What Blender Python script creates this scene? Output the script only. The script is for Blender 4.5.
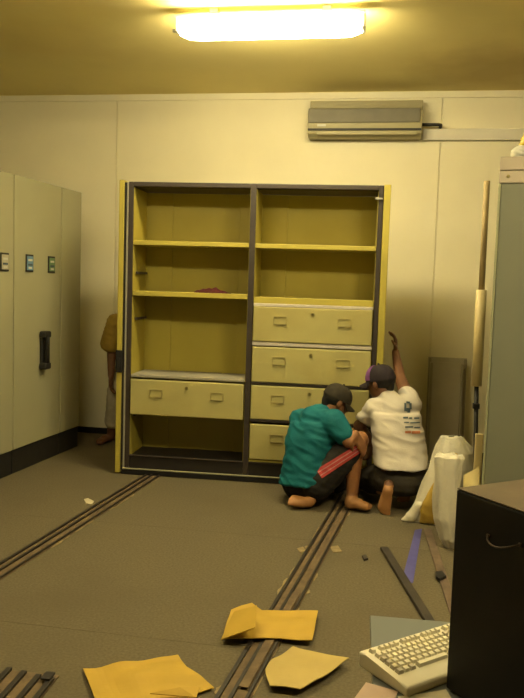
import bpy, bmesh, math, random
from math import sin, cos, pi, radians, atan, atan2, sqrt
from mathutils import Vector, Matrix, noise
from mathutils.bvhtree import BVHTree

random.seed(7)
for o in list(bpy.data.objects):
    bpy.data.objects.remove(o)
SC = bpy.context.scene
COL = SC.collection

# ------------------------------------------------------------------ camera
F = 760.0
CAM_H = 1.40
YAW, PITCH, ROLL = atan(.17), atan(64 / 760), .032
RM = (Matrix.Rotation(YAW, 3, 'Z') @ Matrix.Rotation(pi / 2 - PITCH, 3, 'X') @ Matrix.Rotation(ROLL, 3, 'Z'))
CAMP = Vector((0, 0, CAM_H))
cd = bpy.data.cameras.new('camera')
cd.sensor_fit = 'HORIZONTAL'
cd.sensor_width = 36
cd.lens = F / 524 * 36
cd.clip_start = .02
cam = bpy.data.objects.new('camera', cd)
COL.objects.link(cam)
cam.matrix_world = Matrix.Translation(CAMP) @ RM.to_4x4()
SC.camera = cam

# ------------------------------------------------------------------ world, exposure
w = bpy.data.worlds.new('world')
SC.world = w
w.use_nodes = True
w.node_tree.nodes['Background'].inputs[0].default_value = (1, .85, .5, 1)
w.node_tree.nodes['Background'].inputs[1].default_value = .02
SC.view_settings.view_transform = 'Standard'
SC.view_settings.look = 'None'
SC.view_settings.gamma = 1
SC.view_settings.use_curve_mapping = False
SC.view_settings.exposure = 2.38
LAMP_COLOR = (1.0, .85, .48)
LAMP_POWER = 13.0
LAMP_POWER_NEAR = 17.0
LAMP_POWER_DIM = 9.0

# ------------------------------------------------------------------ pixel helpers
def ray(u, v):
    return RM @ Vector(((u - 262) / F, -(v - 349) / F, -1))
def gz(u, v, z=0.0):
    d = ray(u, v)
    return CAMP + d * ((z - CAM_H) / d.z)
def gy(u, v, y):
    d = ray(u, v)
    return CAMP + d * (y / d.y)
def gplane(u, v, o, n):
    r = ray(u, v)
    return CAMP + r * ((o - CAMP).dot(n) / r.dot(n))

# ------------------------------------------------------------------ materials
MATS = {}
ALB = .64      # everything here is duller than the wall paint
def mat(name, col, rough=.6, var=.12, scale=8, bump=.0, bscale=60, metal=0, dirt=None, dscale=2.0, damt=.5, spec=.4, transm=0):
    if name in MATS:
        return MATS[name]
    if name not in ('wall_paint', 'ceiling_paint'):
        col = tuple(c * ALB for c in col)
        if dirt: dirt = tuple(c * ALB for c in dirt)
    m = bpy.data.materials.new(name)
    m.use_nodes = True
    nt = m.node_tree
    b = nt.nodes['Principled BSDF']
    b.inputs['Roughness'].default_value = rough
    b.inputs['Metallic'].default_value = metal
    b.inputs['Specular IOR Level'].default_value = spec
    tc = nt.nodes.new('ShaderNodeTexCoord')
    n = nt.nodes.new('ShaderNodeTexNoise')
    n.inputs['Scale'].default_value = scale
    n.inputs['Detail'].default_value = 6
    nt.links.new(tc.outputs['Object'], n.inputs['Vector'])
    r = nt.nodes.new('ShaderNodeValToRGB')
    r.color_ramp.elements[0].position = .3
    r.color_ramp.elements[1].position = .7
    r.color_ramp.elements[0].color = tuple(c * (1 - var) for c in col) + (1,)
    r.color_ramp.elements[1].color = tuple(min(1, c * (1 + var)) for c in col) + (1,)
    nt.links.new(n.outputs['Fac'], r.inputs['Fac'])
    out = r.outputs['Color']
    if dirt:
        n2 = nt.nodes.new('ShaderNodeTexNoise')
        n2.inputs['Scale'].default_value = dscale
        n2.inputs['Detail'].default_value = 8
        nt.links.new(tc.outputs['Object'], n2.inputs['Vector'])
        r2 = nt.nodes.new('ShaderNodeValToRGB')
        r2.color_ramp.elements[0].position = .5
        r2.color_ramp.elements[1].position = .75
        r2.color_ramp.elements[0].color = (0, 0, 0, 1)
        r2.color_ramp.elements[1].color = (damt, damt, damt, 1)
        nt.links.new(n2.outputs['Fac'], r2.inputs['Fac'])
        mx = nt.nodes.new('ShaderNodeMix')
        mx.data_type = 'RGBA'
        nt.links.new(r2.outputs['Color'], mx.inputs[0])
        nt.links.new(out, mx.inputs[6])
        mx.inputs[7].default_value = tuple(dirt) + (1,)
        out = mx.outputs[2]
    nt.links.new(out, b.inputs['Base Color'])
    if bump:
        n3 = nt.nodes.new('ShaderNodeTexNoise')
        n3.inputs['Scale'].default_value = bscale
        n3.inputs['Detail'].default_value = 4
        nt.links.new(tc.outputs['Object'], n3.inputs['Vector'])
        bp = nt.nodes.new('ShaderNodeBump')
        bp.inputs['Strength'].default_value = bump
        bp.inputs['Distance'].default_value = .01
        nt.links.new(n3.outputs['Fac'], bp.inputs['Height'])
        nt.links.new(bp.outputs['Normal'], b.inputs['Normal'])
    MATS[name] = m
    return m

def emat(name, col, strength):
    m = bpy.data.materials.new(name)
    m.use_nodes = True
    b = m.node_tree.nodes['Principled BSDF']
    b.inputs['Base Color'].default_value = (.8, .8, .75, 1)
    b.inputs['Emission Color'].default_value = tuple(col) + (1,)
    b.inputs['Emission Strength'].default_value = strength
    return m

M_WALL = mat('wall_paint', (.78, .73, .54), .7, .05, 1.5, .05, 40, dirt=(.66, .60, .41), dscale=.9, damt=.35)
M_CEIL = mat('ceiling_paint', (.86, .75, .33), .8, .05, 1.2, .03, 30, dirt=(.72, .57, .22), dscale=.8, damt=.5)
M_CARPET = mat('grey_carpet', (.180, .150, .096), .95, .18, 90, .25, 500, dirt=(.145, .118, .074), dscale=1.2, damt=.7, spec=.1)
M_SUBFLOOR = mat('subfloor', (.10, .09, .07), .9)
M_BLACK = mat('black_plastic', (.012, .011, .011), .55, .2, 20)
M_YELLOW = mat('yellow_enamel', (.57, .475, .085), .48, .06, 3, .02, 20, dirt=(.47, .37, .05), dscale=2.5, damt=.4)
M_YELLOWLIT = mat('yellow_enamel_lit', (.56, .50, .20), .45, .06, 4, dirt=(.42, .33, .09), dscale=2.2, damt=.5)  # same enamel as the cabinet, front light put into the drawer colour
M_FRAME = mat('brown_steel', (.055, .042, .036), .45, .15, 12)
M_PLINTH = mat('dark_plinth_steel', (.026, .021, .019), .5, .15, 10)
M_CHROME = mat('worn_chrome', (.62, .60, .55), .3, .12, 20, metal=.85)
M_SILVER = mat('silver_paint', (.80, .74, .66), .35, .08, 20, metal=.2)
M_HOLDER = mat('yellowed_metal', (.50, .43, .17), .4, .1, 20, metal=.1)
M_DULLMETAL = mat('dull_dark_metal', (.13, .095, .07), .4, .1, 20, metal=.5)
M_BRASS = mat('dull_brass', (.36, .30, .10), .4, .15, 30, metal=.4)
M_SHELFGREY = mat('beige_steel', (.47, .45, .29), .5, .04, 2, dirt=(.41, .38, .22), dscale=1.2, damt=.4)
M_RUBBER = mat('dark_rubber', (.018, .017, .016), .6, .2, 15)
M_TEAL = mat('teal_jersey', (.010, .165, .205), .8, .15, 9, .2, 120, spec=.2)
M_DARKTROUSER = mat('charcoal_cloth', (.032, .030, .028), .9, .2, 14, .2, 140, spec=.15)
M_GREYTROUSER = mat('grey_brown_cloth', (.060, .051, .040), .9, .2, 14, .2, 140, spec=.15)
M_RED = mat('red_piping', (.50, .05, .05), .8, .15, 30)
M_PINK = mat('pink_piping', (.60, .22, .20), .8, .15, 30)
M_SKIN = mat('tan_skin', (.34, .145, .055), .55, .12, 12, .05, 80)
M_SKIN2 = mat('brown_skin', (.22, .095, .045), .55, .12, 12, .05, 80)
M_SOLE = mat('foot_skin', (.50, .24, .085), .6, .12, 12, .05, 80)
M_HAIR = mat('black_hair', (.012, .010, .009), .6, .2, 60, .3, 200)
M_CAPBROWN = mat('dark_olive_cap', (.034, .026, .014), .85, .2, 30, .2, 150)
M_CAPPURPLE = mat('dark_plum_cap', (.022, .013, .020), .85, .2, 30, .2, 150)
M_PURPLE = mat('purple_cloth', (.25, .085, .31), .8, .15, 30)
M_TEE = mat('white_cotton', (.72, .66, .58), .85, .05, 6, .15, 120, spec=.2)
M_YSHIRT = mat('mustard_cotton', (.50, .34, .06), .85, .12, 8, .2, 120)
M_PALECLOTH = mat('pale_trouser_cloth', (.70, .62, .46), .9, .12, 8)
M_INK = mat('faded_navy_print', (.09, .13, .17), .8, .2, 60)
M_INKRED = mat('faded_orange_print', (.62, .22, .10), .8, .2, 60)
M_SACK = mat('woven_white_plastic', (.82, .77, .62), .55, .07, 10, .35, 60, dirt=(.66, .55, .28), dscale=3.0, damt=.4)
M_SACKIN = mat('yellowed_woven_plastic', (.58, .38, .06), .55, .15, 10, .3, 60)
M_CARD = mat('pale_cardboard', (.85, .70, .33), .8, .08, 8)
M_ENV = mat('manila_paper', (.62, .40, .045), .7, .08, 6, .05, 40, dirt=(.55, .34, .05), dscale=4, damt=.4)
M_ENVPALE = mat('pale_manila_paper', (.60, .45, .14), .7, .08, 6, .05, 40)
M_PAPER = mat('white_paper', (.70, .62, .44), .7, .08, 10)
M_PAPERPINK = mat('pinkish_paper', (.62, .44, .34), .7, .1, 10)
M_GREYPANEL = mat('grey_board', (.40, .37, .29), .8, .08, 6, dirt=(.33, .30, .22), dscale=3, damt=.5)
M_BOARD = mat('ribbed_grey_board_lit', (.60, .55, .43), .8, .08, 6, dirt=(.50, .45, .34), dscale=3, damt=.5)  # brighter copy of the grey board, lit by colour where it stands in shade
M_CUP = mat('grey_green_steel', (.255, .265, .20), .5, .05, 3)
M_CUPPALE = mat('pale_pinkish_trim', (.58, .50, .40), .5, .06, 5)
M_CUPEDGE = mat('pale_green_edge', (.43, .43, .27), .5, .06, 5)
M_CREAMPOLE = mat('cream_tube', (.90, .74, .38), .5, .08, 8)
M_TANPOLE = mat('tan_wood', (.66, .50, .25), .6, .15, 10)
M_ACFRONT = mat('grey_grille_plastic', (.27, .245, .175), .5, .08, 10)
M_ACBODY = mat('aged_beige_plastic', (.52, .46, .25), .45, .05, 6)
M_WHITE = mat('white_plastic', (.75, .73, .64), .4, .04, 8)
M_KEY = mat('ivory_plastic', (.86, .80, .62), .45, .04, 8, dirt=(.60, .52, .32), dscale=5, damt=.4)
M_KEYCAP = mat('aged_keycap', (.86, .79, .58), .5, .06, 30)
M_KEYGREY = mat('grey_keycap', (.60, .53, .38), .5, .06, 30)
M_TABLE = mat('blue_grey_laminate', (.17, .185, .175), .45, .05, 5)
M_CASE = mat('black_lacquer', (.012, .011, .011), .5, .2, 10, spec=.25)
M_CASETOP = mat('dusty_brown_top', (.10, .066, .030), .7, .25, 7, dirt=(.20, .15, .085), dscale=3, damt=.6)
M_RAIL = mat('dark_rail_steel', (.024, .018, .014), .5, .25, 18)
M_RAILBASE = mat('rusty_brown_bed', (.17, .115, .062), .8, .25, 14, .2, 60, dirt=(.26, .19, .09), dscale=6, damt=.6)
M_GLUE = mat('torn_tan_backing', (.34, .255, .125), .9, .25, 25, .3, 80)
M_STRIP = mat('dark_wood_strip', (.05, .038, .028), .7, .25, 16)
M_REDSTRIP = mat('reddish_wood_strip', (.17, .115, .08), .7, .25, 16)
M_BLUE = mat('blue_violet_tape', (.10, .095, .37), .6, .1, 20)
M_REDCLOTH = mat('red_cloth', (.075, .004, .003), .85, .25, 30, .2, 90)
M_YBAG = mat('bright_yellow_plastic', (.80, .60, .04), .4, .06, 10)
M_PLBLUE = mat('blue_plaque', (.16, .32, .50), .5, .1, 30)
M_PLGREEN = mat('green_plaque', (.17, .30, .13), .5, .1, 30)
M_PLWHITE = mat('pale_plaque', (.58, .54, .40), .5, .1, 30)

# ------------------------------------------------------------------ mesh helpers
def addbox(bm, c, s, rot=None):
    v = []
    for x in (-.5, .5):
        for y in (-.5, .5):
            for z in (-.5, .5):
                p = Vector((x * s[0], y * s[1], z * s[2]))
                if rot:
                    p = rot @ p
                v.append(bm.verts.new(p + Vector(c)))
    for f in ((0, 1, 3, 2), (4, 6, 7, 5), (0, 4, 5, 1), (2, 3, 7, 6), (0, 2, 6, 4), (1, 5, 7, 3)):
        bm.faces.new([v[i] for i in f])
    return v

def boxbounds(bm, x0, x1, y0, y1, z0, z1):
    return addbox(bm, ((x0 + x1) / 2, (y0 + y1) / 2, (z0 + z1) / 2), (x1 - x0, y1 - y0, z1 - z0))

def bevel(bm, w, seg=2):
    bmesh.ops.bevel(bm, geom=bm.edges[:], offset=w, segments=seg, affect='EDGES', profile=.5)

def tube(bm, pts, r, seg=10, cap=True):
    pts = [Vector(p) for p in pts]
    rings = []
    n = len(pts)
    rr = r if isinstance(r, (list, tuple)) else [r] * n
    for i, p in enumerate(pts):
        d = (pts[min(i + 1, n - 1)] - pts[max(i - 1, 0)]).normalized()
        a = Vector((0, 0, 1)) if abs(d.z) < .9 else Vector((1, 0, 0))
        x = d.cross(a).normalized()
        y = d.cross(x).normalized()
        rings.append([bm.verts.new(p + (x * cos(2 * pi * k / seg) + y * sin(2 * pi * k / seg)) * rr[i]) for k in range(seg)])
    for a, b in zip(rings, rings[1:]):
        for k in range(seg):
            bm.faces.new((a[k], a[(k + 1) % seg], b[(k + 1) % seg], b[k]))
    if cap:
        bm.faces.new(rings[0])
        bm.faces.new(rings[-1][::-1])

def obj(name, bm, m, parent=None, smooth=False, label=None, cat=None, group=None, kind=None):
    if isinstance(bm, bmesh.types.BMesh):
        bmesh.ops.recalc_face_normals(bm, faces=bm.faces[:])
        me = bpy.data.meshes.new(name)
        bm.to_mesh(me)
        bm.free()
    else:
        me = bm
    if smooth:
        for p in me.polygons:
            p.use_smooth = True
    if m and not me.materials:
        me.materials.append(m)
    o = bpy.data.objects.new(name, me)
    COL.objects.link(o)
    if parent:
        o.parent = parent
    tag(o, label, cat, group, kind)
    return o

def tag(o, label=None, cat=None, group=None, kind=None):
    if label: o['label'] = label
    if cat: o['category'] = cat
    if group: o['group'] = group
    if kind: o['kind'] = kind
    return o

def thing(name, label, cat, loc=(0, 0, 0), rz=0, group=None):
    o = bpy.data.objects.new(name, None)
    o.empty_display_size = .1
    COL.objects.link(o)
    o.location = loc
    o.rotation_euler = (0, 0, rz)
    return tag(o, label, cat, group)

def bx(name, m, parent, x0, x1, y0, y1, z0, z1, bev=0, **k):
    bm = bmesh.new()
    boxbounds(bm, x0, x1, y0, y1, z0, z1)
    if bev:
        bevel(bm, bev)
    return obj(name, bm, m, parent, **k)

def sheet_mesh(pts2, frame, thick, res=0.02, amp=0.0, curl=0.0, seed=0):
    """A polygon outline given as world points on a plane, triangulated on a grid and made into a thin lumpy sheet."""
    bm = bmesh.new()
    vs = [bm.verts.new(p) for p in pts2]
    bm.faces.new(vs)
    bmesh.ops.triangulate(bm, faces=bm.faces[:])
    for _ in range(4):
        long = [e for e in bm.edges if e.calc_length() > res]
        if not long:
            break
        bmesh.ops.subdivide_edges(bm, edges=long, cuts=1)
        bmesh.ops.triangulate(bm, faces=bm.faces[:])
    for v in bm.verts:
        v.co += frame * (amp * (noise.noise(v.co * 9 + Vector((seed, seed * 2, 0))) + .55))
    top = bm.faces[:]
    r = bmesh.ops.extrude_face_region(bm, geom=top)
    for v in [g for g in r['geom'] if isinstance(g, bmesh.types.BMVert)]:
        v.co += frame * thick
    return bm

def stain(m, centre, rad, col, amt):
    nt = m.node_tree
    b = nt.nodes['Principled BSDF']
    src = b.inputs['Base Color'].links[0].from_socket
    tc = nt.nodes.new('ShaderNodeTexCoord')
    d = nt.nodes.new('ShaderNodeVectorMath'); d.operation = 'DISTANCE'
    n = nt.nodes.new('ShaderNodeTexNoise'); n.inputs['Scale'].default_value = 3; n.inputs['Detail'].default_value = 6
    nt.links.new(tc.outputs['Object'], n.inputs['Vector'])
    mv = nt.nodes.new('ShaderNodeMix'); mv.data_type = 'RGBA'; mv.blend_type = 'LINEAR_LIGHT'; mv.inputs[0].default_value = .25
    nt.links.new(tc.outputs['Object'], mv.inputs[6]); nt.links.new(n.outputs['Color'], mv.inputs[7])
    nt.links.new(mv.outputs[2], d.inputs[0]); d.inputs[1].default_value = centre
    r = nt.nodes.new('ShaderNodeMapRange'); r.inputs[1].default_value = rad * .3; r.inputs[2].default_value = rad; r.inputs[3].default_value = amt; r.inputs[4].default_value = 0
    nt.links.new(d.outputs['Value'], r.inputs[0])
    mx = nt.nodes.new('ShaderNodeMix'); mx.data_type = 'RGBA'
    nt.links.new(r.outputs[0], mx.inputs[0]); nt.links.new(src, mx.inputs[6]); mx.inputs[7].default_value = tuple(col) + (1,)
    nt.links.new(mx.outputs[2], b.inputs['Base Color'])
q = gz(500, 72, 3.025)
stain(M_CEIL, (q.x, q.y, q.z), .75, (.40, .28, .10), .6)

# ------------------------------------------------------------------ room shell
WY = 6.52          # back wall
CZ = 3.025         # ceiling
XL, XR, YB = -4.6, 4.6, -5.0
fl = bx('floor', M_SUBFLOOR, None, XL, XR, YB, WY + .1, -.12, -.012, kind='structure')
tag(fl, 'grey carpeted floor in wide sheets', None)
ys = [YB, 2.78, 4.1, WY]
for a, b in zip(ys, ys[1:]):
    bx('carpet_sheet', M_CARPET, fl, XL, XR, a + .0008, b - .0008, -.0119, 0)
wb = bx('wall_back', M_WALL, None, XL, XR, WY + .012, WY + .15, 0, CZ, kind='structure')
tag(wb, 'cream painted panelled back wall')
xs = [XL, -2.47, .325, XR]
for a, b in zip(xs, xs[1:]):
    bm = bmesh.new()
    boxbounds(bm, a + .003, b - .003, WY, WY + .0119, .0, CZ)
    bevel(bm, .003, 1)
    obj('wall_panel', bm, M_WALL, wb)
bx('wall_left', M_WALL, None, XL - .15, XL, YB, WY + .15, 0, CZ, kind='structure')
bx('wall_right', M_WALL, None, XR, XR + .15, YB, WY + .15, 0, CZ, kind='structure')
bx('wall_front', M_WALL, None, XL, XR, YB - .15, YB, 0, CZ, kind='structure')
bx('ceiling', M_CEIL, None, XL - .15, XR + .15, YB - .15, WY + .15, CZ, CZ + .12, kind='structure')
bx('trim_1', M_WALL, None, XL, XR, WY - .012, WY, CZ - .055, CZ, .003, kind='structure')
bx('baseboard_back', M_BLACK, None, XL, XR, WY - .014, WY, 0, .055, .003, kind='structure')

# ------------------------------------------------------------------ ceiling lamps
def ceiling_lamp(x0, x1, y, label, power):
    t = thing('ceiling_lamp', label, 'lamp', ((x0 + x1) / 2, y, CZ - .045), 0, 'fluorescent lamps along the ceiling')
    L = (x1 - x0) / 2
    bx('housing', M_WHITE, t, -L, L, -.07, .07, -.02, 0, .006)
    em = emat('lamp_glow_%d' % int(power * 10), LAMP_COLOR, power)
    bm = bmesh.new()
    NP = 18
    prof = []
    for k in range(NP):
        a = 2 * pi * k / NP
        prof.append((cos(a) * .120, -.068 + sin(a) * (.046 if sin(a) > 0 else .055)))
    rings = []
    for i, (x, s) in enumerate(((-L + .02, .62), (-L + .07, .93), (-L + .14, 1), (L - .14, 1), (L - .07, .93), (L - .02, .62))):
        rings.append([bm.verts.new((x, p[0] * s, -.068 + (p[1] + .068) * s)) for p in prof])
    for a, b in zip(rings, rings[1:]):
        for k in range(NP):
            bm.faces.new((a[k], a[(k + 1) % NP], b[(k + 1) % NP], b[k]))
    bm.faces.new(rings[0]); bm.faces.new(rings[-1])
    obj('diffuser', bm, em, t, smooth=False)
    for s in (-1, 1):
        bm = bmesh.new()
        addbox(bm, (s * (L - .009), 0, -.058), (.018, .12, .076))
        bevel(bm, .005)
        obj('end_cap', bm, M_WHITE, t)
    bm = bmesh.new()
    tube(bm, [(-L - .03, 0, -.07), (-L, 0, -.075)], .012, 8)
    obj('pull_hook', bm, M_WHITE, t)
    for s in (-1, 1):
        bm = bmesh.new(); addbox(bm, (s * L * .6, 0, .0222), (.05, .06, .044)); bevel(bm, .003)
        obj('mount', bm, M_WHITE, t)
    return t
ceiling_lamp(-1.35, -.23, 4.555, 'glowing fluorescent ceiling lamp hung above the shelving cabinet', LAMP_POWER)
ceiling_lamp(-2.25, -1.13, 2.4, 'glowing fluorescent ceiling lamp above the floor rails on the shelf side, out of frame', LAMP_POWER_DIM)
ceiling_lamp(.63, 1.75, 2.4, 'glowing fluorescent ceiling lamp above the low table, out of frame', LAMP_POWER_NEAR)

# ------------------------------------------------------------------ air conditioner, trunking, pipe
ACY = WY - .19
M_TRUNK = mat('white_trunking', (1.0, .95, .80), .5, .04, 5)
p0 = gy(308, 107, ACY); p1 = gy(421.5, 141, ACY)
ax0, ax1, az0, az1 = p0.x, p1.x, (p1.z + gy(307, 138, ACY).z) / 2 + .028, p0.z + .006
t = thing('air_conditioner', 'beige wall air conditioner with grey grille above the shelving cabinet', 'air conditioner', ((ax0 + ax1) / 2, WY, az0))
AW = (ax1 - ax0) / 2; AH = az1 - az0
def prism_x(bm, x0, x1, prof):
    a = [bm.verts.new((x0, y, z)) for y, z in prof]
    b = [bm.verts.new((x1, y, z)) for y, z in prof]
    n = len(prof)
    for k in range(n):
        bm.faces.new((a[k], a[(k + 1) % n], b[(k + 1) % n], b[k]))
    bm.faces.new(a); bm.faces.new(b[::-1])
bm = bmesh.new()
prism_x(bm, -AW, AW, [(-.001, 0), (-.12, 0), (-.165, .025), (-.175, AH * .42), (-.165, AH - .03), (-.12, AH), (-.001, AH)])
bevel(bm, .006, 2)
body = obj('body', bm, M_ACBODY, t)
bm = bmesh.new()
prism_x(bm, -AW + .004, AW - .02, [(-.150, AH * .46), (-.186, AH * .46), (-.180, AH * .93), (-.150, AH * .93)])
bevel(bm, .004)
gr = obj('front_grille', bm, M_ACFRONT, t)
for k in range(12):
    z = AH * .49 + k * AH * .035
    bm = bmesh.new(); addbox(bm, (-.008, -.1865 + .0055 * (k / 11) , z), (AW * 2 - .05, .004, .0035))
    obj('grille_slat', bm, M_ACFRONT, gr)
bm = bmesh.new(); boxbounds(bm, -AW * .98, AW * 1.0, -.11, -.001, AH + .0002, AH + .062); bevel(bm, .006)
obj('top_intake', bm, M_ACBODY, t)
for k in range(4):
    bm = bmesh.new(); addbox(bm, (0, -.1125, AH + .012 + k * .013), (AW * 1.9, .006, .005))
    obj('top_slat', bm, M_ACBODY, t)
bm = bmesh.new(); addbox(bm, (0, -.174, AH * .235), (AW * 1.98, .012, .016))
obj('air_slot', bm, M_BLACK, t)
bm = bmesh.new(); addbox(bm, (0.02, -.176, AH * .115), (AW * 1.75, .012, AH * .13)); bevel(bm, .004)
obj('air_flap', bm, M_ACBODY, t)
bm = bmesh.new(); addbox(bm, (-AW + .115, -.1775, AH * .37), (.07, .006, .016))
obj('maker_badge', bm, M_WHITE, t)
d0 = gy(424, 131, WY); d1 = gy(424, 141, WY)
bx('cable_trunking', M_TRUNK, None, ax1 + .012, XR - .01, WY - .045, WY - .001, d1.z, d0.z + .01, .004, label='cream cable trunking along the wall right of the air conditioner', cat='trunking')
q = gy(430, 128, WY - .1)
q.z = max(q.z, d0.z + .03)
bm = bmesh.new(); tube(bm, [(ax1 + .001, WY - .1, q.z), (ax1 + .13, WY - .1, q.z), (ax1 + .15, WY - .085, q.z), (ax1 + .15, WY - .004, q.z)], .013)
obj('pipe_stub', bm, M_RUBBER, None, True, 'short black pipe stub beside the air conditioner', 'pipe')

# ------------------------------------------------------------------ mobile shelving row on the left
S0, S1 = gz(0, 480), gz(76, 447.6)
sd = (S1 - S0).normalized()
SANG = atan2(sd.y, sd.x)
def shelf_unit(a, b, label, last=False):
    t = thing('mobile_shelf_unit', label, 'shelf unit', S0 + sd * a, SANG, 'mobile shelving row')
    L = b - a
    D = 1.75
    bx('plinth', M_RUBBER, t, .004, L - .004, .012, D, .0, .172, .004)
    bx('body', M_SHELFGREY, t, .006, L - .006, .022, D, .172, 2.095, .004)
    pn = bx('end_panel', M_SHELFGREY, t, .006, L - .006, 0, .022, .175, 2.105, .006)
    bx('top_lip', M_SHELFGREY, t, .006, L - .006, .025, D - .01, 2.095, 2.106, .003)
    return t, pn
def plaque(par, x, z, m, label):
    bm = bmesh.new(); addbox(bm, (x, -.004, z), (.10, .008, .125)); bevel(bm, .003)
    p = obj('plaque_frame', bm, M_RUBBER, par)
    bm = bmesh.new(); addbox(bm, (x, -.0095, z), (.08, .003, .10))
    obj('plaque_card', bm, m, p, label=label)
    for k, (dz, wdt, mm) in enumerate(((.022, .055, M_WHITE), (-.012, .06, M_INK), (-.034, .045, M_WHITE))):
        bm = bmesh.new(); addbox(bm, (x, -.0115, z + dz), (wdt, .001, .014))
        obj('plaque_mark', bm, mm, p)
U = [(-1.05, -.62), (-.62, .165), (.165, .84), (.84, 1.175)]
t, pn = shelf_unit(*U[0], 'beige mobile shelf unit cut by the left picture edge')
t, pn = shelf_unit(*U[1], 'beige mobile shelf unit with a pale plaque at the left picture edge')
plaque(t, .04 - U[1][0], 1.5, M_PLWHITE, 'pale plaque card')
t, pn = shelf_unit(*U[2], 'beige mobile shelf unit with blue and green plaques and a black handle')
plaque(t, .361 - .165, 1.503, M_PLBLUE, 'blue plaque card')
plaque(t, .677 - .165, 1.503, M_PLGREEN, 'green plaque card')
hx, hz = .540 - .165, .862
bm = bmesh.new(); addbox(bm, (hx, -.012, hz), (.05, .024, .27)); bevel(bm, .008)
h = obj('handle_plate', bm, M_RUBBER, t)
bm = bmesh.new(); tube(bm, [(hx, -.02, hz + .11), (hx, -.05, hz + .10), (hx, -.052, hz - .09), (hx, -.02, hz - .11)], .019)
obj('grip', bm, M_BLACK, h, True)
for s in (1, -1):
    bm = bmesh.new(); addbox(bm, (hx, -.035, hz + s * .118), (.085, .06, .05)); bevel(bm, .012)
    obj('handle_mount', bm, M_RUBBER, h)
t, pn = shelf_unit(*U[3], 'narrow plain beige mobile shelf unit nearest the back wall')

# ------------------------------------------------------------------ the big yellow shelving cabinet
CB = gz(124, 474)
CANG = radians(2.5)
cdir = Vector((cos(CANG), sin(CANG), 0)); cnor = Vector((-sin(CANG), cos(CANG), 0))
def cpx(u, v, dep=0.0):
    q = gplane(u, v, CB + cnor * dep, cnor)
    return (q - CB).dot(cdir), q.z
cab = thing('shelving_cabinet', 'open yellow steel shelving cabinet with brown frame, shelves and drawers', 'cabinet', CB, CANG)
DEP = .37; ZT = 2.095; ST = 1.775
bx('side_panel', M_YELLOW, cab, -.066, -.030, -.012, DEP, .012, 2.105, .004)
bx('side_panel', M_YELLOW, cab, ST + .002, ST + .048, -.012, DEP, .012, 2.10, .004)
bx('edge_strip', M_GREYPANEL, cab, -.0115, .0, -.006, .03, .03, 2.09, .002)
bx('edge_strip', M_RUBBER, cab, -.0295, -.012, .002, DEP, .03, 2.09)
bx('post', M_FRAME, cab, .0005, .034, 0, DEP, .0, ZT, .003)
bx('post', M_FRAME, cab, ST - .032, ST, 0, DEP, .0, ZT, .003)
mx0, mx1 = .868, .908
bx('post', M_FRAME, cab, mx0, mx1, 0, DEP, .0, ZT, .003)
bx('top_rail', M_FRAME, cab, .0345, mx0 - .0005, 0, .045, 2.063, ZT, .004)
bx('top_rail', M_FRAME, cab, mx1 + .0005, ST - .0325, 0, .045, 2.063, ZT, .004)
bx('top_panel', M_FRAME, cab, .0345, mx0 - .0005, .0455, DEP, 2.06, 2.085)
bx('top_panel', M_FRAME, cab, mx1 + .0005, ST - .0325, .0455, DEP, 2.06, 2.085)
for (a, b) in ((.0345, mx0 - .0005), (mx1 + .0005, ST - .0325)):
    bx('kick_plate', M_PLINTH, cab, a, b, .006, .03, .0, .145, .003)
    bx('base_board', M_PLINTH, cab, a, b, .0305, DEP - .02, .115, .135)
    bx('kick_lip', M_FRAME, cab, a, b, -.004, .0055, .137, .147, .002)
bx('chrome_strip', M_SHELFGREY, cab, -.01, ST, -.014, -.0005, .041, .050, .002)
bx('foot_skirt', M_BLACK, cab, -.02, ST + .01, -.010, -.0005, .004, .036, .002)
bays = [(.0345, mx0 - .0005), (mx1 + .0005, ST - .0325)]
BY = DEP - .022
for (a, b) in bays:
    cuts = [a, a + (b - a) * .245, a + (b - a) * .85, b]
    if a > .5:
        cuts = [a, a + (b - a) * .225, a + (b - a) * .87, b]
    for k in range(3):
        y0 = BY if k == 1 else BY - .010
        y1 = DEP - .002 if k == 1 else BY - .0002
        bx('back_panel', M_YELLOW, cab, cuts[k] + (.0003 if k != 1 else -.02), cuts[k + 1] - (.0003 if k != 1 else -.02), y0, y1, .136, 2.058, .002)
    bx('inner_side', M_YELLOW, cab, a + .0005, a + .003, .012, BY - .011, .137, 2.058)
    bx('inner_side', M_YELLOW, cab, b - .003, b - .0005, .012, BY - .011, .137, 2.058)
    # slotted bracket strips at the sides
    for zz in (.42, .62, 1.12, 1.45):
        if a < .5:
            bx('shelf_bracket', M_FRAME, cab, a + .0105, a + .024, .05, BY - .04, zz, zz + .018, .003)
def shelf(u0, v0, v1, bay, m=M_YELLOW):
    a, b = bays[bay]
    _, za = cpx(u0, v0); _, zb = cpx(u0, v1)
    o = bx('shelf', m, cab, a + .0035, b - .0035, .004, BY - .0112, zb, za, .003)
    return zb, za
z1b, z1a = shelf(190, 241.5, 246, 0)
z2b, z2a = shelf(190, 292.5, 297.5, 0)
shelf(316, 245, 249.5, 1)
z4b, z4a = shelf(316, 299, 305, 1)
_, zd = cpx(190, 379.5); 
bx('shelf', M_GREYPANEL, cab, bays[0][0] + .0035, bays[0][1] - .0035, .002, BY - .0112, zd - .002, zd + .018, .003)
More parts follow.
